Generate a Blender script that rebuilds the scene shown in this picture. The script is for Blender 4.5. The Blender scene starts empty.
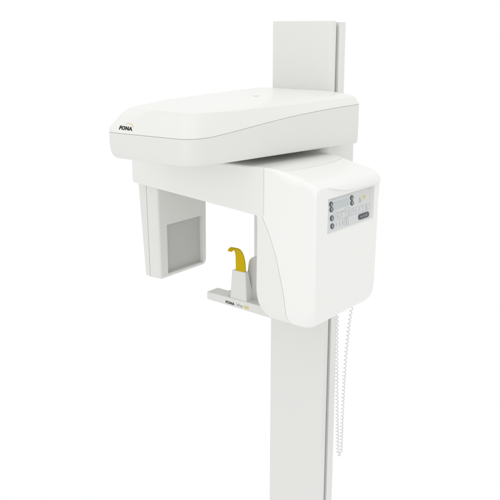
import bpy, bmesh, math
from mathutils import Vector, Matrix
from mathutils.bvhtree import BVHTree

S = bpy.context.scene
COL = S.collection

# ------------------------------------------------------------------ materials
def plastic(name, col, rough=0.38, bump=0.015, scale=900.0, spec=0.4, var=0.012):
    m = bpy.data.materials.new(name); m.use_nodes = True
    nt = m.node_tree; b = nt.nodes['Principled BSDF']
    tc = nt.nodes.new('ShaderNodeTexCoord')
    n1 = nt.nodes.new('ShaderNodeTexNoise'); n1.inputs['Scale'].default_value = 3.0
    n1.inputs['Detail'].default_value = 3.0
    nt.links.new(tc.outputs['Object'], n1.inputs['Vector'])
    mx = nt.nodes.new('ShaderNodeMix'); mx.data_type = 'RGBA'
    mx.inputs[6].default_value = (*[c * (1 - var) for c in col], 1)
    mx.inputs[7].default_value = (*[min(1, c * (1 + var)) for c in col], 1)
    nt.links.new(n1.outputs['Fac'], mx.inputs[0])
    nt.links.new(mx.outputs[2], b.inputs['Base Color'])
    mr = nt.nodes.new('ShaderNodeMapRange')
    mr.inputs['To Min'].default_value = rough - 0.05; mr.inputs['To Max'].default_value = rough + 0.05
    nt.links.new(n1.outputs['Fac'], mr.inputs['Value']); nt.links.new(mr.outputs[0], b.inputs['Roughness'])
    b.inputs['Specular IOR Level'].default_value = spec
    if bump:
        n2 = nt.nodes.new('ShaderNodeTexNoise'); n2.inputs['Scale'].default_value = scale
        nt.links.new(tc.outputs['Object'], n2.inputs['Vector'])
        bp = nt.nodes.new('ShaderNodeBump'); bp.inputs['Strength'].default_value = bump
        bp.inputs['Distance'].default_value = 0.001
        nt.links.new(n2.outputs['Fac'], bp.inputs['Height']); nt.links.new(bp.outputs[0], b.inputs['Normal'])
    return m

M_WHITE = plastic('white_plastic', (0.72, 0.72, 0.70))
M_COVER = plastic('white_cover_plastic', (0.77, 0.77, 0.745), rough=0.3)
M_TUBE = plastic('white_housing_plastic', (0.82, 0.82, 0.80), rough=0.32)
M_COLUMN = plastic('painted_aluminium', (0.74, 0.745, 0.72), rough=0.45)
M_CHIN = plastic('light_grey_plastic', (0.70, 0.705, 0.68), rough=0.4)
M_POST = plastic('mid_grey_plastic', (0.56, 0.56, 0.55), rough=0.45)
M_SCREEN = plastic('grey_detector_window', (0.50, 0.505, 0.485), rough=0.55, bump=0.03)
M_GROOVE = plastic('grey_rail', (0.36, 0.37, 0.36), rough=0.5)
M_YELLOW = plastic('yellow_plastic', (0.56, 0.400, 0.001), rough=0.45, spec=0.08)
M_CORD = plastic('cord_vinyl', (0.72, 0.72, 0.72), rough=0.4, bump=0)
M_PANEL = plastic('control_foil', (0.62, 0.635, 0.635), rough=0.3, bump=0)
M_LCD = plastic('display_glass', (0.50, 0.54, 0.54), rough=0.15, bump=0, spec=0.5)
M_LINE = plastic('grey_print', (0.36, 0.38, 0.39), rough=0.5, bump=0)
M_BTN = plastic('dark_grey_button', (0.08, 0.087, 0.093), rough=0.4, bump=0)
M_BTNLT = plastic('button_symbol', (0.38, 0.40, 0.41), rough=0.5, bump=0)
M_INK = plastic('black_ink', (0.02, 0.02, 0.022), rough=0.5, bump=0)
M_GOLD = plastic('yellow_ink', (0.72, 0.50, 0.03), rough=0.5, bump=0)
M_ICONY = plastic('pale_yellow_print', (0.68, 0.67, 0.36), rough=0.5, bump=0)

# ------------------------------------------------------------------ helpers
def link(name, me, mats, parent=None, ang=32, wn=True):
    o = bpy.data.objects.new(name, me); COL.objects.link(o)
    if not isinstance(mats, (list, tuple)): mats = [mats]
    if len(me.materials) == 0:
        for m in mats: me.materials.append(m)
    if ang is not None:
        me.shade_smooth(); me.set_sharp_from_angle(angle=math.radians(ang))
    if wn:
        w = o.modifiers.new('weighted_normal', 'WEIGHTED_NORMAL'); w.keep_sharp = True; w.weight = 60
    if parent: o.parent = parent
    return o

def bm_mesh(bm, name='m'):
    bmesh.ops.recalc_face_normals(bm, faces=bm.faces)
    me = bpy.data.meshes.new(name); bm.to_mesh(me); bm.free(); return me

def fillet(pts, seg=8):
    """pts: (x, y, r) corners -> rounded polyline"""
    out = []
    n = len(pts)
    for i in range(n):
        p = Vector(pts[i][:2]); a = Vector(pts[i - 1][:2]); b = Vector(pts[(i + 1) % n][:2]); r = pts[i][2]
        if r <= 0: out.append(p); continue
        u = (a - p).normalized(); v = (b - p).normalized()
        ang = u.angle(v)
        t = min(r / math.tan(ang / 2), 0.49 * (a - p).length, 0.49 * (b - p).length)
        r = t * math.tan(ang / 2)
        c = p + (u + v).normalized() * (r / math.sin(ang / 2))
        s = p + u * t - c; e = p + v * t - c
        tot = s.angle_signed(e)
        for k in range(seg + 1):
            q = s.copy(); q.rotate(Matrix.Rotation(-tot * k / seg, 2)); out.append(c + q)
    return out

def resample(poly, step):
    out = []
    n = len(poly)
    for i in range(n):
        a, b = poly[i], poly[(i + 1) % n]
        L = (b - a).length
        if L < 1e-7: continue
        k = max(1, int(math.ceil(L / step)))
        for j in range(k): out.append(a.lerp(b, j / k))
    return out

def normals2(poly):
    n = len(poly); out = []
    area = sum(poly[i].x * poly[(i + 1) % n].y - poly[(i + 1) % n].x * poly[i].y for i in range(n))
    sg = 1 if area > 0 else -1
    for i in range(n):
        d1 = (poly[i] - poly[i - 1]).normalized(); d2 = (poly[(i + 1) % n] - poly[i]).normalized()
        t = (d1 + d2).normalized()
        m = Vector((t.y, -t.x)) * sg
        c = max(0.5, math.sqrt(max(0, (1 + d1.dot(d2)) / 2)))
        out.append(m / c)
    return out

def loft(rings, cap0=True, cap1=True, tri=False):
    bm = bmesh.new(); vr = [[bm.verts.new(p) for p in r] for r in rings]
    n = len(rings[0])
    for a, b in zip(vr, vr[1:]):
        for i in range(n):
            j = (i + 1) % n
            bm.faces.new((a[i], a[j], b[j], b[i]))
    caps = []
    if cap0: caps.append(bm.faces.new(vr[0]))
    if cap1: caps.append(bm.faces.new(vr[-1][::-1]))
    if tri and caps:
        bm.normal_update(); bmesh.ops.triangulate(bm, faces=caps, ngon_method='EAR_CLIP')
    return bm

def slab(poly, r0, r1, d0, d1, to3, seg=8, tri=False):
    """extrude outline between depth d0 and d1, rounding both rims by per-point radii"""
    nm = normals2(poly); rings = []
    f0 = r0 if callable(r0) else (lambda p: r0)
    f1 = r1 if callable(r1) else (lambda p: r1)
    R0 = [f0(p) for p in poly]; R1 = [f1(p) for p in poly]
    s = 1 if d1 > d0 else -1
    for k in range(seg + 1):
        a = math.pi / 2 * k / seg
        rings.append([to3(p - m * (r * (1 - math.sin(a))), d0 + s * r * (1 - math.cos(a))) for p, m, r in zip(poly, nm, R0)])
    for k in range(seg, -1, -1):
        a = math.pi / 2 * k / seg
        rings.append([to3(p - m * (r * (1 - math.sin(a))), d1 - s * r * (1 - math.cos(a))) for p, m, r in zip(poly, nm, R1)])
    return loft(rings, tri=tri)

XZ = lambda p, d: Vector((p.x, d, p.y))      # outline in X-Z, depth along Y
XY = lambda p, d: Vector((p.x, p.y, d))
YZ = lambda p, d: Vector((d, p.x, p.y))

def box_bm(x0, x1, y0, y1, z0, z1, bev=0.0, seg=4):
    bm = bmesh.new(); bmesh.ops.create_cube(bm, size=1)
    for v in bm.verts:
        v.co = Vector((x0 if v.co.x < 0 else x1, y0 if v.co.y < 0 else y1, z0 if v.co.z < 0 else z1))
    if bev: bmesh.ops.bevel(bm, geom=list(bm.edges), offset=bev, segments=seg, profile=0.5, affect='EDGES')
    return bm

def boolean(me, cutter, op):
    a = bpy.data.objects.new('tmp_a', me); b = bpy.data.objects.new('tmp_b', cutter)
    COL.objects.link(a); COL.objects.link(b)
    md = a.modifiers.new('b', 'BOOLEAN'); md.object = b; md.operation = op; md.solver = 'EXACT'
    dg = bpy.context.evaluated_depsgraph_get(); dg.update()
    out = bpy.data.meshes.new_from_object(a.evaluated_get(dg))
    bpy.data.objects.remove(a); bpy.data.objects.remove(b)
    bm = bmesh.new(); bm.from_mesh(out)
    bmesh.ops.remove_doubles(bm, verts=bm.verts, dist=1e-6)
    bmesh.ops.triangulate(bm, faces=[f for f in bm.faces if len(f.verts) > 4])
    bm.to_mesh(out); bm.free()
    return out

def prism(poly, d0, d1, to3):
    bm = bmesh.new()
    a = [bm.verts.new(to3(Vector(p), d0)) for p in poly]; b = [bm.verts.new(to3(Vector(p), d1)) for p in poly]
    n = len(poly)
    bm.faces.new(a); bm.faces.new(b[::-1])
    for i in range(n): bm.faces.new((a[i], b[i], b[(i + 1) % n], a[(i + 1) % n]))
    return bm

def tube(path, r, n=8, closed_ends=True):
    rings = []
    up = Vector((0.3, 0.9, 0.2)).normalized()
    for i, p in enumerate(path):
        t = (path[min(i + 1, len(path) - 1)] - path[max(i - 1, 0)]).normalized()
        u = t.cross(up).normalized(); v = t.cross(u)
        rings.append([p + (u * math.cos(2 * math.pi * k / n) + v * math.sin(2 * math.pi * k / n)) * r for k in range(n)])
    return loft(rings, closed_ends, closed_ends)

def text_mesh(body, size, bold=0.0, spacing=1.0, shear=0.0):
    c = bpy.data.curves.new('t', 'FONT'); c.body = body; c.size = size; c.offset = bold
    c.space_character = spacing; c.shear = shear; c.extrude = 0.0; c.resolution_u = 4
    o = bpy.data.objects.new('t', c); COL.objects.link(o)
    dg = bpy.context.evaluated_depsgraph_get(); dg.update()
    me = bpy.data.meshes.new_from_object(o.evaluated_get(dg))
    bpy.data.objects.remove(o)
    return me

def sstep(a, b, x):
    t = max(0.0, min(1.0, (x - a) / (b - a))); return t * t * (3 - 2 * t)

def interp(xs, ys, x):
    if x <= xs[0]: return ys[0]
    for i in range(len(xs) - 1):
        if x <= xs[i + 1]:
            return ys[i] + (ys[i + 1] - ys[i]) * (x - xs[i]) / (xs[i + 1] - xs[i])
    return ys[-1]

# ------------------------------------------------------------------ the machine
root = bpy.data.objects.new('dental_xray_machine', None); COL.objects.link(root)
root.location = (0.12, 0.045, 0)
bpy.context.view_layer.update()
root['label'] = 'white panoramic dental x-ray machine with overhead arm on a tall column'
root['category'] = 'x-ray machine'

def part(name, me_or_bm, mats, parent=root, **kw):
    me = me_or_bm if isinstance(me_or_bm, bpy.types.Mesh) else bm_mesh(me_or_bm, name)
    me.name = name
    o = link(name, me, mats, None, **kw)
    o.parent = parent
    # everything is modelled in world coordinates
    top = parent
    while top.parent: top = top.parent
    if parent is root: o.matrix_parent_inverse = Matrix.Translation(-root.location)
    return o

# --- column: aluminium profile with a groove down each side, and a front cover
prof = fillet([(0.004, 0.026, 0), (0.236, 0.026, 0), (0.236, 0.034, 0.0), (0.222, 0.036, 0), (0.222, 0.050, 0),
               (0.2395, 0.050, 0.002), (0.2395, 0.092, 0.005), (0.0005, 0.092, 0.005), (0.0005, 0.050, 0.002), (0.018, 0.050, 0), (0.018, 0.036, 0), (0.004, 0.034, 0)])
column = part('column', slab(prof, 0.0015, 0.0015, 0.0, 2.199, XY, seg=2), M_COLUMN)
fc = fillet([(0.0, 0.0, 0.007), (0.24, 0.0, 0.011), (0.24, 0.0245, 0.002), (0.0, 0.0245, 0.002)])
part('front_cover', slab(fc, 0.002, 0.002, 0.004, 2.203, XY, seg=3), M_COLUMN, column)
for x0, x1 in ((0.2225, 0.230), (0.010, 0.0175)):
    part('guide_rail', box_bm(x0, x1, 0.0375, 0.0485, 0.0, 2.190, 0.001, 2), M_GROOVE, column)

# --- carriage that slides on the column behind the tube housing
cp = fillet([(-0.027, -0.085, 0.028), (0.280, -0.085, 0.028), (0.280, 0.105, 0.012), (0.246, 0.105, 0.006), (0.246, -0.003, 0.0),
             (-0.006, -0.003, 0.0), (-0.006, 0.105, 0.006), (-0.027, 0.105, 0.008)])
carriage = part('carriage', slab(cp, 0.002, 0.002, 1.27, 1.8075, XY, seg=3, tri=True), M_WHITE)

# --- overhead arm
plan = fillet([(-0.080, -0.732, 0.055), (0.250, -0.722, 0.055), (0.354, 0.016, 0.020), (-0.135, 0.016, 0.030)], seg=14)
plan = resample(plan, 0.014)
pn = normals2(plan)
def seam_z(p):
    return interp([-0.70, -0.65, -0.60, -0.52, -0.44, -0.355, -0.27, -0.18, -0.09, 0.0],
                  [1.889, 1.8895, 1.8935, 1.902, 1.911, 1.9195, 1.9265, 1.932, 1.9365, 1.9395], p.y)
def bottom_in(p):    # how much the tub narrows to its base
    return 0.006 + 0.016 * sstep(-0.60, -0.72, p.y) + 0.003 * sstep(0.05, -0.06, p.x)
rings = []
B0 = 1.812
def bot_soft(p): return max(sstep(0.16, 0.0, p.x), 0.35 * sstep(-0.66, -0.72, p.y))
def bot_r(p): return 0.0035 + 0.0065 * bot_soft(p)
def bot_e(p): return 0.36 + 0.19 * bot_soft(p)
for k in range(0, 15):
    a = math.pi / 2 * (k / 14) ** 1.5
    rings.append([Vector((*(p - m * (bottom_in(p) + bot_r(p)) * (1 - math.sin(a) ** bot_e(p))), B0 + (seam_z(p) - 0.0012 - B0) * (1 - math.cos(a) ** bot_e(p) if k < 14 else 1.0))) for p, m in zip(plan, pn)])
rings.append([Vector((*(p - m * 0.0008), seam_z(p) - 0.0006)) for p, m in zip(plan, pn)])
rings.append([Vector((*(p - m * 0.0016), seam_z(p) - 0.0005)) for p, m in zip(plan, pn)])
overhead = part('overhead_arm', loft(rings), M_WHITE, ang=40, wn=False)

def pw(t, k): return max(0.0, t) ** k
def top_h(x, y):
    """height of the cover's upper surface"""
    z = interp([-0.73, -0.60, -0.45, -0.30, -0.15, 0.01], [1.9605, 1.9640, 1.9695, 1.9750, 1.9795, 1.9810], y)
    xr = 0.354 + 0.1409 * (y - 0.016); xl = -0.080 - 0.0741 * (y + 0.732)
    dr, dl, db = max(0, xr - x), max(0, x - xl), max(0, 0.016 - y)
    z -= (0.004 + 0.008 * sstep(-0.70, -0.50, y)) * pw(1 - dr / 0.16, 2)
    wr = sstep(-0.52, -0.20, y)
    q = max(0, 1 - dr / 0.036); z -= wr * (0.026 * (1 - math.sqrt(max(0, 1 - q * q))) )
    q = max(0, 1 - db / 0.032); z -= 0.026 * (1 - math.sqrt(max(0, 1 - q * q)))
    f = sstep(-0.655, -0.718, y)
    q = max(0, 1 - dl / (0.055 + 0.085 * sstep(-0.62, -0.10, y))); side = 0.038 * (1 - math.sqrt(max(0, 1 - q * q)))
    front = 0.048 * (1 - sstep(0.035, 0.190, dl))
    z -= side + (max(front, side) - side) * f
    return z
def nose(p): return sstep(0.0, -0.07, p.x) * sstep(-0.55, -0.68, p.y)
def lean(p):
    return 0.010 + 0.012 * sstep(-0.62, -0.72, p.y) + nose(p) * 0.006
top_in = [p - m * lean(p) for p, m in zip(plan, pn)]
rim = [max(top_h(q.x, q.y), seam_z(p) + 0.0055) for p, q in zip(plan, top_in)]
rings = []
rings.append([Vector((*(p - m * 0.0016), seam_z(p) + 0.0001)) for p, m in zip(plan, pn)])
rings.append([Vector((*(p - m * 0.0006), seam_z(p) + 0.0002)) for p, m in zip(plan, pn)])
for t in (0.0, 0.2, 0.4, 0.6, 0.8, 1.0):
    rings.append([Vector((*(p - m * lean(p) * t ** (1.2 + nose(p))), seam_z(p) + 0.0008 + (z - 0.0045 - seam_z(p) - 0.0008) * t)) for p, m, z in zip(plan, pn, rim)])
for k in range(1, 5):
    a = math.pi / 2 * k / 5
    rings.append([Vector((*(q - m * 0.0055 * (1 - math.cos(a))), z - 0.0045 * (1 - math.sin(a)))) for q, m, z in zip(top_in, pn, rim)])
spine = [Vector((0.105 + 0.02 * (1 + q.y / 0.7), max(-0.52, min(-0.18, q.y)))) for q in top_in]
base = [q - m * 0.0055 for q, m in zip(top_in, pn)]
for t in (0, 0.02, 0.045, 0.075, 0.11, 0.15, 0.20, 0.26, 0.33, 0.41, 0.50, 0.60, 0.71, 0.82, 0.92, 0.985):
    rg = []
    for q, sp, z in zip(base, spine, rim):
        c = q.lerp(sp, t); h = top_h(c.x, c.y)
        h = h + (z - top_h(q.x, q.y)) * max(0, 1 - t / 0.2)
        rg.append(Vector((c.x, c.y, h)))
    rings.append(rg)
bm = loft(rings, True, True)
def soft_w(c):       # the nose by the emblem is one soft form: relax the mesh there
    return sstep(0.11, 0.0, c.x) * sstep(-0.50, -0.62, c.y) * sstep(1.900, 1.925, c.z)
ws_ = {v: soft_w(v.co) for v in bm.verts}
for _ in range(40):
    new = {}
    for v, wgt in ws_.items():
        if wgt > 0.001:
            nb = [e.other_vert(v).co for e in v.link_edges]
            new[v] = v.co.lerp(sum(nb, Vector()) / len(nb), 0.5 * wgt)
    for v, c in new.items(): v.co = c
cover = part('top_cover', bm, M_COVER, overhead, ang=50, wn=False)

def bvh_of(o):
    bm = bmesh.new(); bm.from_mesh(o.data); t = BVHTree.FromBMesh(bm); bm.free(); return t

# screw plug on the cover
tree = bvh_of(cover)
hit = tree.ray_cast(Vector((0.155, -0.30, 2.3)), Vector((0, 0, -1)))
cy = [(0.0095, -0.001), (0.0095, 0.0012), (0.0085, 0.002), (0.004, 0.0016), (0.001, 0.0012)]
bm = loft([[hit[0] + Vector((r * math.cos(2 * math.pi * k / 24), r * math.sin(2 * math.pi * k / 24), z)) for k in range(24)] for r, z in cy])
part('screw_plug', bm, M_WHITE, overhead)

# --- FONA emblem: letters and a yellow arc, wrapped on to the cover
def wrap(mes_mats, frame, tree, direction, lift, parent, name):
    """project flat meshes (x right, y up) onto a surface"""
    bm = bmesh.new(); mats = []
    for me, m in mes_mats:
        if m not in mats: mats.append(m)
        tmp = bmesh.new(); tmp.from_mesh(me)
        bmesh.ops.triangulate(tmp, faces=tmp.faces)
        for _ in range(1): bmesh.ops.subdivide_edges(tmp, edges=[e for e in tmp.edges if e.calc_length() > 0.006], cuts=1)
        bmesh.ops.triangulate(tmp, faces=tmp.faces)
        vm = {}
        for v in tmp.verts:
            w = frame @ Vector((v.co.x, v.co.y, 0))
            h = tree.ray_cast(w - direction * 0.2, direction) if tree else None
            vm[v] = bm.verts.new(h[0] + h[1] * lift if h and h[0] else w)
        for f in tmp.faces:
            try: nf = bm.faces.new([vm[v] for v in f.verts])
            except ValueError: continue
            nf.material_index = mats.index(m)
        tmp.free()
    bmesh.ops.recalc_face_normals(bm, faces=bm.faces)
    ext = bmesh.ops.extrude_face_region(bm, geom=list(bm.faces))
    for v in [g for g in ext['geom'] if isinstance(g, bmesh.types.BMVert)]: v.co += direction * (lift + 0.0004)
    return part(name, bm, mats, parent, ang=None, wn=False)

def arc_mesh(cx, cy, rx, ry, a0, a1, w, seg=20):
    bm = bmesh.new(); prev = None
    for k in range(seg + 1):
        t = k / seg; a = math.radians(a0 + (a1 - a0) * t); ww = w * (0.35 + 0.65 * t)
        p = bm.verts.new((cx + (rx + ww) * math.cos(a), cy + (ry + ww) * math.sin(a), 0)); q = bm.verts.new((cx + rx * math.cos(a), cy + ry * math.sin(a), 0))
        if prev: bm.faces.new((prev[0], p, q, prev[1]))
        prev = (p, q)
    me = bpy.data.meshes.new('arc'); bm.to_mesh(me); bm.free(); return me

def stretched(me, k):
    for v in me.vertices: v.co.x *= k
    return me
tree = bvh_of(cover)
fr = Matrix.Translation(Vector((-0.016, -0.75, 1.8995)))
fr = fr @ Matrix(((1, 0, 0, 0), (0, 0, -1, 0), (0, 1, 0, 0), (0, 0, 0, 1)))   # text x -> X, text y -> Z
wrap([(stretched(text_mesh('FONA', 0.0128, 0.0008, 1.12, -0.16), 1.42), M_INK), (arc_mesh(0.034, 0.0085, 0.020, 0.0085, 140, -5, 0.0014), M_GOLD)],
     fr, tree, Vector((0, 1, 0)), 0.0006, overhead, 'logo')

# --- rotating unit: one L-shaped body, then split along its seams
YF, YB = -0.480, -0.113
outl = fillet([(-0.222, 1.788, 0.012), (0.345, 1.790, 0.20), (0.480, 1.758, 0.09), (0.5105, 1.737, 0.030),
               (0.5025, 1.318, 0.052), (0.288, 1.325, 0.058), (0.291, 1.644, 0.004), (-0.222, 1.687, 0.010)], seg=12)
outl = resample(outl, 0.012)
def r_front(p):
    r = 0.007 + 0.020 * sstep(0.33, 0.42, p.x) * sstep(1.68, 1.74, p.y)
    if p.x > 0.285: r = max(r, (0.010 + 0.030 * sstep(1.42, 1.33, p.y)) * sstep(1.655, 1.60, p.y) + 0.007 * sstep(1.60, 1.655, p.y))
    if p.x > 0.45: r = 0.018 if p.y > 1.5 else max(r, 0.018)
    return r
def r_back(p):
    return 0.008 + 0.018 * sstep(0.30, 0.38, p.x) * (1 - 0.45 * sstep(0.44, 0.47, p.x) * sstep(1.66, 1.70, p.y)) + 0.012 * sstep(1.40, 1.33, p.y) * sstep(0.28, 0.29, p.x)
body = bm_mesh(slab(outl, r_front, r_back, YF, YB, XZ, seg=8), 'rotating_body')

# seam: vertical on the front, sweeping down the housing; curved on top
seam = [(0.322, 1.84), (0.318, 1.70), (0.3145, 1.648), (0.3165, 1.640), (0.340, 1.595), (0.362, 1.540), (0.3815, 1.468), (0.394, 1.415),
        (0.4045, 1.352), (0.408, 1.338), (0.413, 1.325), (0.424, 1.25)]
def cutter(dx):
    a = bm_mesh(prism([(x + dx, z) for x, z in seam[2:]] + [(0.8, 1.25), (0.8, 1.648)], -0.7, 0.1, XZ))
    top = [(0.3155, -0.7), (0.3195, -0.478), (0.330, -0.4745), (0.355, -0.469), (0.372, -0.461), (0.380, -0.44), (0.384, -0.40), (0.389, -0.33), (0.391, -0.27), (0.388, -0.21), (0.381, -0.155), (0.370, -0.10), (0.365, 0.0)]
    b = bm_mesh(prism([(x + dx, y) for x, y in top] + [(0.8, 0.0), (0.8, -0.7)], 1.646, 1.9, XY))
    return boolean(a, b, 'UNION')
cov = boolean(body.copy(), cutter(0.0006), 'INTERSECT')
arm_me = boolean(body.copy(), cutter(-0.0006), 'DIFFERENCE')

# pocket for the control panel: flush at its lower edge, deeper towards the brow
PZ0, PZ1, PY0, PY1 = 1.605, 1.708, -0.417, -0.147
pocket = [(0.5035, PZ0 - 0.006), (0.4985, PZ0), (0.4885, PZ1), (0.53, PZ1 + 0.004), (0.53, PZ0 - 0.006)]
# flat control face below the brow, whose lip turns up at the front corner
face_cut = [(-0.7, 1.25), (0.1, 1.25), (0.1, 1.7165), (-0.15, 1.7185), (-0.25, 1.7205), (-0.30, 1.7220), (-0.335, 1.7250), (-0.37, 1.7310), (-0.41, 1.7405), (-0.45, 1.7520), (-0.50, 1.768), (-0.7, 1.83)]
cov = boolean(cov, bm_mesh(prism(face_cut, 0.5005, 0.56, YZ)), 'DIFFERENCE')
cov = boolean(cov, bm_mesh(prism(pocket, PY0, PY1, XZ)), 'DIFFERENCE')
arm = part('rotating_arm', arm_me, M_COVER)
tubeh = part('tube_housing', cov, M_TUBE)

# pivot that carries the rotating unit under the overhead arm
pv = [Vector((0.10 + 0.055 * math.cos(2 * math.pi * k / 64), -0.30 + 0.055 * math.sin(2 * math.pi * k / 64))) for k in range(64)]
part('pivot_hub', slab(pv, 0.002, 0.002, 1.786, 1.8135, XY, seg=3), M_GROOVE)  # hub added in the gap, coloured dark to deepen the shade there

# --- control panel
p0 = Vector((0.4985, 0, PZ0)); p1 = Vector((0.4885, 0, PZ1))
vdir = (p1 - p0).normalized(); udir = Vector((0, 1, 0)); ndir = udir.cross(vdir).normalized()
PW = (PY1 - PY0) - 0.010; PH = (p1 - p0).length - 0.006
org = p0 + Vector((0, PY0 + 0.003, 0)) + vdir * 0.003
PF = Matrix((( udir.x, vdir.x, ndir.x, org.x), (udir.y, vdir.y, ndir.y, org.y), (udir.z, vdir.z, ndir.z, org.z), (0, 0, 0, 1)))
def on_panel(bm):
    bm.transform(PF); return bm
def flat(poly, z0, z1, r=0.0006):
    return on_panel(slab(resample(fillet(poly, 6), 0.02), r * 0.3, r, z0, z1, lambda p, d: Vector((p.x, p.y, d)), seg=3))
panel = part('control_panel', flat([(0, 0, .004), (PW, 0, .004), (PW, PH, .004), (0, PH, .004)], -0.001, 0.0018), M_PANEL, tubeh)
def U(u): return u * PW
def V(v): return (1 - v) * PH
def ell(u, v, rx, ry, n=20): return [(U(u) + rx * math.cos(2 * math.pi * k / n), V(v) + ry * math.sin(2 * math.pi * k / n), 0) for k in range(n)]
def button(u, v, rx, ry, sym):
    bm = flat(ell(u, v, rx, ry), 0.0016, 0.0034)
    for f in bm.faces: f.material_index = 0
    tri = bmesh.new()
    c = (U(u), V(v)); s = rx * 0.5
    if sym == 'up': pts = [(-s, -s * .8), (s, -s * .8), (0, s)]
    elif sym == 'down': pts = [(-s, s * .8), (s, s * .8), (0, -s)]
    else: pts = [(-s * .5, -s), (s * .5, -s), (s * .5, s), (-s * .5, s)]
    t = on_panel(prism([(c[0] + x, c[1] + y) for x, y in pts], 0.0030, 0.0038, lambda p, d: Vector((p.x, p.y, d))))
    me_t = bpy.data.meshes.new('t'); t.to_mesh(me_t); t.free()
    nf = len(bm.faces); bm.from_mesh(me_t); bm.faces.ensure_lookup_table()
    for f in bm.faces[nf:]: f.material_index = 1
    part('button', bm, [M_BTN, M_BTNLT], panel, wn=False)
RX, RY = 0.0098, 0.0076
for u in (0.100, 0.550):
    button(u, 0.165, RX, RY, 'up'); button(u, 0.325, RX, RY, 'down')
button(0.100, 0.585, RX * 1.02, RY * 1.08, 'bar'); button(0.100, 0.825, RX * 1.02, RY * 1.08, 'bar')
# wide start key with three pale marks
w, h = 0.0325, 0.0085; cu, cv = U(0.80), V(0.84)
bm = flat([(cu - w, cv - h, h * .98), (cu + w, cv - h, h * .98), (cu + w, cv + h, h * .98), (cu - w, cv + h, h * .98)], 0.0016, 0.0036)
for k, dx in enumerate((-0.017, -0.002, 0.013)):
    t = on_panel(prism([(cu + dx - .004, cv - .0016), (cu + dx + .004, cv - .0016), (cu + dx + .004, cv + .0016), (cu + dx - .004, cv + .0016)], 0.0030, 0.0040, lambda p, d: Vector((p.x, p.y, d))))
    me_t = bpy.data.meshes.new('t'); t.to_mesh(me_t); t.free()
    nf = len(bm.faces); bm.from_mesh(me_t); bm.faces.ensure_lookup_table()
    for f in bm.faces[nf:]: f.material_index = 1
part('start_key', bm, [M_BTN, M_BTNLT], panel, wn=False)
# display
part('display', flat([(U(.150), V(.37), .002), (U(.490), V(.37), .002), (U(.490), V(.13), .002), (U(.150), V(.13), .002)], 0.0014, 0.0024), M_LCD, panel)

# printed symbols: thin strokes
pb = bmesh.new()
def stroke(pts, w=0.0009, mi=0, closed=False, z=0.0021):
    pts = [Vector(p) for p in pts]
    if closed: pts = pts + [pts[0]]
    for a, b in zip(pts, pts[1:]):
        d = b - a
        if d.length < 1e-6: continue
        d.normalize(); n = Vector((-d.y, d.x)) * w / 2; a2 = a - d * w * .3; b2 = b + d * w * .3
        vs = [pb.verts.new(PF @ Vector((q.x, q.y, z))) for q in (a2 + n, a2 - n, b2 - n, b2 + n)]
        f = pb.faces.new(vs); f.material_index = mi
def R(u, v, x, y): return (U(u) + x, V(v) + y)
# frame line under the display
stroke([(U(.13), V(.05)), (U(.50), V(.05))], .0007)
stroke([(U(.13), V(.43)), (U(.20), V(.43)), (U(.23), V(.48)), (U(.37), V(.48)), (U(.40), V(.43)), (U(.50), V(.43))], .0007)
# row of programme symbols (arches and teeth)
us = [.190, .250, .310, .405, .475, .555, .63, .71, .79, .875]
for i, u in enumerate(us):
    k = i % 5
    if k == 0: stroke([R(u, .60, -.006, -.006), R(u, .60, -.005, .003), R(u, .60, 0, .007), R(u, .60, .005, .003), R(u, .60, .006, -.006)])
    elif k == 1: stroke([R(u, .60, -.005, .006), R(u, .60, .001, .004), R(u, .60, .004, -.006)]); stroke([R(u, .60, -.004, .001), R(u, .60, -.001, -.006)])
    elif k == 2: stroke([R(u, .60, -.005, -.005), R(u, .60, -.002, .005), R(u, .60, .005, .006)]); stroke([R(u, .60, .002, -.004), R(u, .60, .003, .001)])
    elif k == 3: stroke([R(u, .60, 0, -.007), R(u, .60, 0, .003)]); stroke([R(u, .60, -.004, .005), R(u, .60, .004, .006)], .0014)
    else: stroke([R(u, .60, -.006, -.006), R(u, .60, .006, -.006), R(u, .60, .004, .006), R(u, .60, -.004, .006)], closed=True); stroke([R(u, .60, -.003, 0), R(u, .60, .003, 0)])
stroke([(U(.12), V(.50)), (U(.93), V(.50)), (U(.95), V(.54)), (U(.95), V(.68)), (U(.92), V(.70)), (U(.12), V(.70))], .0006)
# patient sizes
for i, u in enumerate((.190, .260, .330, .405)):
    s = 0.7 + 0.15 * i
    stroke([R(u, .83, 0, -.006 * s), R(u, .83, 0, .003 * s)], .0026 * s); stroke([R(u, .83, -.001, .006 * s), R(u, .83, .001, .006 * s)], .0026 * s)
stroke([(U(.365), V(.72)), (U(.445), V(.72)), (U(.445), V(.93)), (U(.365), V(.93))], .0006, closed=True)
# warning triangle and radiation square
stroke([R(.735, .31, -.0065, -.006), R(.735, .31, .0065, -.006), R(.735, .31, 0, .007)], .0016, closed=True)
stroke([R(.735, .31, 0, -.003), R(.735, .31, 0, .003)], .0016)
stroke([R(.835, .27, -.007, 0), R(.835, .27, .007, 0)], .014, mi=1, z=0.00215)
stroke([R(.835, .27, -.004, .003), R(.835, .27, .004, .003)], .003, mi=0, z=0.0023); stroke([R(.835, .27, 0, -.004), R(.835, .27, 0, .002)], .0018, mi=0, z=0.0023)
bmesh.ops.recalc_face_normals(pb, faces=pb.faces)
part('printed_symbols', pb, [M_LINE, M_ICONY], panel, ang=None, wn=False)

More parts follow.
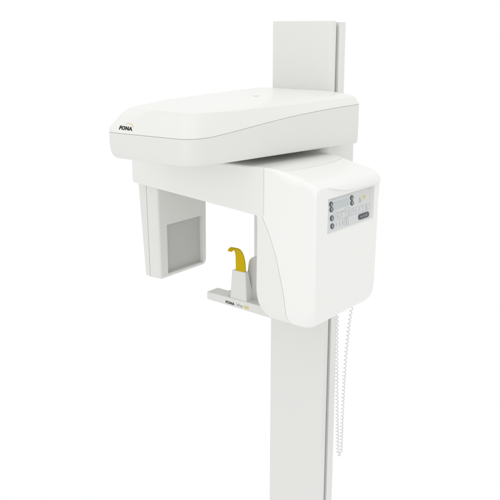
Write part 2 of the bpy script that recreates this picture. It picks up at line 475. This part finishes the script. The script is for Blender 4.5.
# --- detector head
def head(x0, x1, x0b, x1b, r0, r1):
    out = resample(fillet([(-0.437, 1.700, .014), (-0.432, 1.350, .012), (-0.188, 1.352, .022), (-0.183, 1.700, .014)], 8), 0.02)
    ring = slab(out, r0, r1, 0.0, 1.0, lambda p, d: Vector((d, p.x, p.y)), seg=1)
    ring.free()
    nm = normals2(out); rings = []
    def X(t, z):  # t in 0..1 through thickness, taper with height
        k = (1.67 - z) / 0.31
        a = x0 + (x0b - x0) * k; b = x1 + (x1b - x1) * k
        return a, b
    for side, rr in ((0, r0), (1, r1)):
        seq = range(0, 7) if side == 0 else range(6, -1, -1)
        for q in seq:
            an = math.pi / 2 * q / 6
            rg = []
            for p, m in zip(out, nm):
                pp = p - m * rr * (1 - math.sin(an)); a, b = X(0, pp.y)
                rg.append(Vector((a + rr * (1 - math.cos(an)) if side == 0 else b - rr * (1 - math.cos(an)), pp.x, pp.y)))
            rings.append(rg)
    return loft(rings)
bm = head(-0.1995, -0.150, -0.1985, -0.150, 0.0012, 0.009)
bm.faces.ensure_lookup_table()
cap = max((f for f in bm.faces if len(f.verts) > 20), key=lambda f: f.calc_center_median().x)
edges = list(cap.edges); bmesh.ops.delete(bm, geom=[cap], context='FACES_ONLY')
def rect(x, g=0.0): return [bm.verts.new((x, y, z)) for y, z in ((-0.394 + g, 1.363 + g), (-0.207 - g, 1.363 + g), (-0.207 - g, 1.537 - g), (-0.394 + g, 1.537 - g))]
q0, q1, q2 = rect(-0.150), rect(-0.1508, 0.0008), rect(-0.166, 0.0012)
inner = [bm.edges.new((q0[i], q0[(i + 1) % 4])) for i in range(4)]
bmesh.ops.triangle_fill(bm, use_beauty=True, use_dissolve=False, edges=edges + inner)
for A, B in ((q0, q1), (q1, q2)):
    for i in range(4): bm.faces.new((A[i], B[i], B[(i + 1) % 4], A[(i + 1) % 4]))
bm.faces.new(q2)
sensor = part('detector_head', bm, M_WHITE)
part('back_cover', head(-0.242, -0.2012, -0.226, -0.2002, 0.012, 0.0012), M_WHITE, sensor)
part('detector_window', box_bm(-0.1665, -0.1645, -0.3935, -0.2075, 1.3635, 1.5365, 0.0005, 2), M_SCREEN, sensor)

# --- chin support: bar, mount, post and bite holder
bar_o = resample(fillet([(-0.036, 1.2765, .004), (0.262, 1.2645, .004), (0.262, 1.2985, .004), (-0.036, 1.3045, .004)], 5), 0.03)
bar = part('chin_support', slab(bar_o, 0.003, 0.003, -0.325, -0.268, XZ, seg=4), M_CHIN)
part('mount_arm', box_bm(0.185, 0.255, -0.2675, -0.0855, 1.275, 1.297, 0.003, 3), M_CHIN, bar)
pst = resample(fillet([(0.098, 1.300, 0), (0.205, 1.297, 0), (0.205, 1.450, .034), (0.120, 1.450, .030)], 8), 0.02)
part('post', slab(pst, 0.003, 0.003, -0.288, -0.271, XZ, seg=3), M_POST, bar)
# tapered holder
bm = bmesh.new()
lo = [(0.064, -0.322), (0.134, -0.322), (0.134, -0.279), (0.064, -0.279)]; hi = [(0.070, -0.3185), (0.127, -0.3185), (0.127, -0.301), (0.070, -0.301)]
v0 = [bm.verts.new((x, y, 1.3035 - (x + 0.036) * 0.0201 - 0.001)) for x, y in lo]; v1 = [bm.verts.new((x, y, 1.400)) for x, y in hi]
bm.faces.new(v0); bm.faces.new(v1[::-1])
for i in range(4): bm.faces.new((v0[i], v1[i], v1[(i + 1) % 4], v0[(i + 1) % 4]))
bmesh.ops.bevel(bm, geom=list(bm.edges), offset=0.003, segments=3, profile=0.5, affect='EDGES')
part('bite_holder', bm, M_CHIN, bar)
bm = loft([[Vector((0.054 + r * math.cos(a), -0.303 + r * math.sin(a), z)) for a in [2 * math.pi * k / 20 for k in range(20)]] for r, z in ((0.010, 1.299), (0.010, 1.316), (0.008, 1.319), (0.004, 1.320))])
part('knob', bm, M_POST, bar)
fr = Matrix.Translation(Vector((0.0475, -0.326, 1.2800))) @ Matrix(((1, 0, 0, 0), (0, 0, -1, 0), (-0.022, 1, 0, 0), (0, 0, 0, 1)))
def shifted(me, dx, dy=0):
    for v in me.vertices: v.co.x += dx; v.co.y += dy
    return me
sq = bpy.data.meshes.new('sq'); sq.from_pydata([(0.0985, -0.0025, 0), (0.117, -0.0025, 0), (0.117, 0.0135, 0), (0.0985, 0.0135, 0)], [], [(0, 1, 2, 3)])
tree = bvh_of(bar)
wrap([(text_mesh('FONA', 0.0128, 0.0006, 1.12), M_INK), (shifted(text_mesh('XPan', 0.0128, 0.0003, 1.05), 0.0455), M_LINE), (shifted(text_mesh('DG', 0.0128, 0.0005, 0.95), 0.0800), M_GOLD)],
     fr, tree, Vector((0, 1, 0)), 0.0005, bar, 'lettering')

# holder for the coiled cord, under the carriage
part('cord_bracket', box_bm(0.255, 0.345, -0.010, 0.045, 1.262, 1.290, 0.004, 3), M_WHITE)

# ------------------------------------------------------------------ bite hook (lifts out of its holder)
def ribbon(path, widths, thick):
    rings = []
    for i, p in enumerate(path):
        t = (path[min(i + 1, len(path) - 1)] - path[max(i - 1, 0)]).normalized()
        wv = Vector((1, 0, 0)); nv = t.cross(wv).normalized()
        w = widths[i] / 2; h = thick / 2
        sec = fillet([(-w, -h, h * .6), (w, -h, h * .6), (w, h, h * .6), (-w, h, h * .6)], 3)
        rings.append([p + wv * q.x + nv * q.y for q in sec])
    return loft(rings)
ws = [0.0405, 0.0405, 0.0385, 0.0345, 0.0300, 0.0260, 0.022, 0.018, 0.015]
LX = 0.0835
ctrl = [(LX + w / 2 - dx, y, z) for w, (dx, y, z) in zip(ws, [(0, -0.3130, 1.388), (0, -0.3130, 1.41), (0, -0.3132, 1.432), (0, -0.3145, 1.452), (0.0005, -0.3190, 1.4680), (0.0015, -0.3280, 1.4785), (0.002, -0.3390, 1.4820), (0.002, -0.349, 1.4790), (0.002, -0.353, 1.4740)])]
pth = []; wid = []
def cr(p0, p1, p2, p3, t): return 0.5 * ((2 * p1) + (p2 - p0) * t + (2 * p0 - 5 * p1 + 4 * p2 - p3) * t * t + (3 * p1 - p0 - 3 * p2 + p3) * t ** 3)
cv_ = [Vector(c) for c in ctrl]
for i in range(len(cv_) - 1):
    a = cv_[max(i - 1, 0)]; d = cv_[min(i + 2, len(cv_) - 1)]
    for k in range(5):
        t = k / 5; pth.append(cr(a, cv_[i], cv_[i + 1], d, t)); wid.append(ws[i] + (ws[i + 1] - ws[i]) * t)
pth.append(cv_[-1]); wid.append(ws[-1])
bm = ribbon(pth, wid, 0.0055)
bite = link('bite_block', bm_mesh(bm, 'bite_block'), M_YELLOW)
bite['label'] = 'yellow curved plastic bite hook standing in the grey chin holder'
bite['category'] = 'bite block'

# ------------------------------------------------------------------ coiled cord
A0, A1 = Vector((0.283, 0.016, 1.262)), Vector((0.3035, 0.014, 0.652))
B0_, B1 = Vector((0.341, 0.028, 1.262)), Vector((0.3100, 0.027, 0.652))
def lerp_curve(P, Q, bow, n):
    out = []
    for k in range(n + 1):
        t = k / n; p = P.lerp(Q, t); p.x += bow * math.sin(math.pi * t ** 0.7); out.append(p)
    return out
core = lerp_curve(A0, A1, -0.004, 420)
bend = [A1.lerp(B1, k / 12) + Vector((0, 0, -0.011 * math.sin(math.pi * k / 12))) for k in range(1, 12)]
core += bend + lerp_curve(B0_, B1, -0.0125, 420)[::-1]
# helix about the core, by arc length; the coils open a little under their own weight near the top
path = []; a = 0.0; rc = 0.0048
for i, p in enumerate(core):
    pitch = 0.0138 + 0.0026 * sstep(0.65, 1.25, p.z) + 0.0006 * math.sin(31 * p.z + (i > 430))
    if i: a += 2 * math.pi * (p - core[i - 1]).length / pitch
    t = (core[min(i + 1, len(core) - 1)] - core[max(i - 1, 0)]).normalized()
    u = t.cross(Vector((0, 1, 0))).normalized(); v = t.cross(u)
    path.append(p + (u * math.cos(a) + v * math.sin(a)) * rc)
cord = link('coiled_cord', bm_mesh(tube(path, 0.0017, 7), 'coiled_cord'), M_CORD, ang=60, wn=False)
cord['label'] = 'thin white coiled cable hanging in a long loop beside the column'
cord['category'] = 'cable'

# ------------------------------------------------------------------ studio: white surround and soft boxes
w = bpy.data.worlds.new('World'); S.world = w; w.use_nodes = True
bg = w.node_tree.nodes['Background']; bg.inputs['Color'].default_value = (1, 1, 1, 1); bg.inputs['Strength'].default_value = 1.0

def area(name, loc, target, size, power, col=(1, 1, 1)):
    l = bpy.data.lights.new(name, 'AREA'); l.shape = 'RECTANGLE'; l.size, l.size_y = size; l.energy = power; l.color = col
    o = bpy.data.objects.new(name, l); COL.objects.link(o); o.location = loc
    o.rotation_euler = (Vector(target) - Vector(loc)).to_track_quat('-Z', 'Y').to_euler(); return o
area('softbox_top', (0.5, -0.5, 4.6), (0.2, -0.3, 1.6), (2.4, 2.4), 15)
area('softbox_front', (0.8, -2.6, 1.8), (0.35, -0.4, 1.6), (1.3, 1.6), 5.0)
area('softbox_side', (3.6, -1.2, 2.2), (0.3, -0.3, 1.5), (1.8, 2.4), 0.4)

# ------------------------------------------------------------------ camera
cam = bpy.data.cameras.new('camera'); co = bpy.data.objects.new('camera', cam); COL.objects.link(co)
co.location = (1.69175946, -2.34724531, 2.17346235)
yaw, pit = math.radians(37.3), math.atan(220 / 810)
F = Vector((-math.sin(yaw) * math.cos(pit), math.cos(yaw) * math.cos(pit), -math.sin(pit)))
co.rotation_euler = F.to_track_quat('-Z', 'Y').to_euler()
cam.sensor_width = 36; cam.lens = 36 * 810 / 500; cam.clip_start = 0.05; cam.clip_end = 200
S.camera = co

S.render.resolution_x = 1024; S.render.resolution_y = 1024
S.view_settings.view_transform = 'Standard'; S.view_settings.look = 'None'
S.view_settings.exposure = 0.0; S.view_settings.gamma = 1.0
S.render.engine = 'CYCLES'
S.cycles.max_bounces = 8; S.cycles.diffuse_bounces = 6
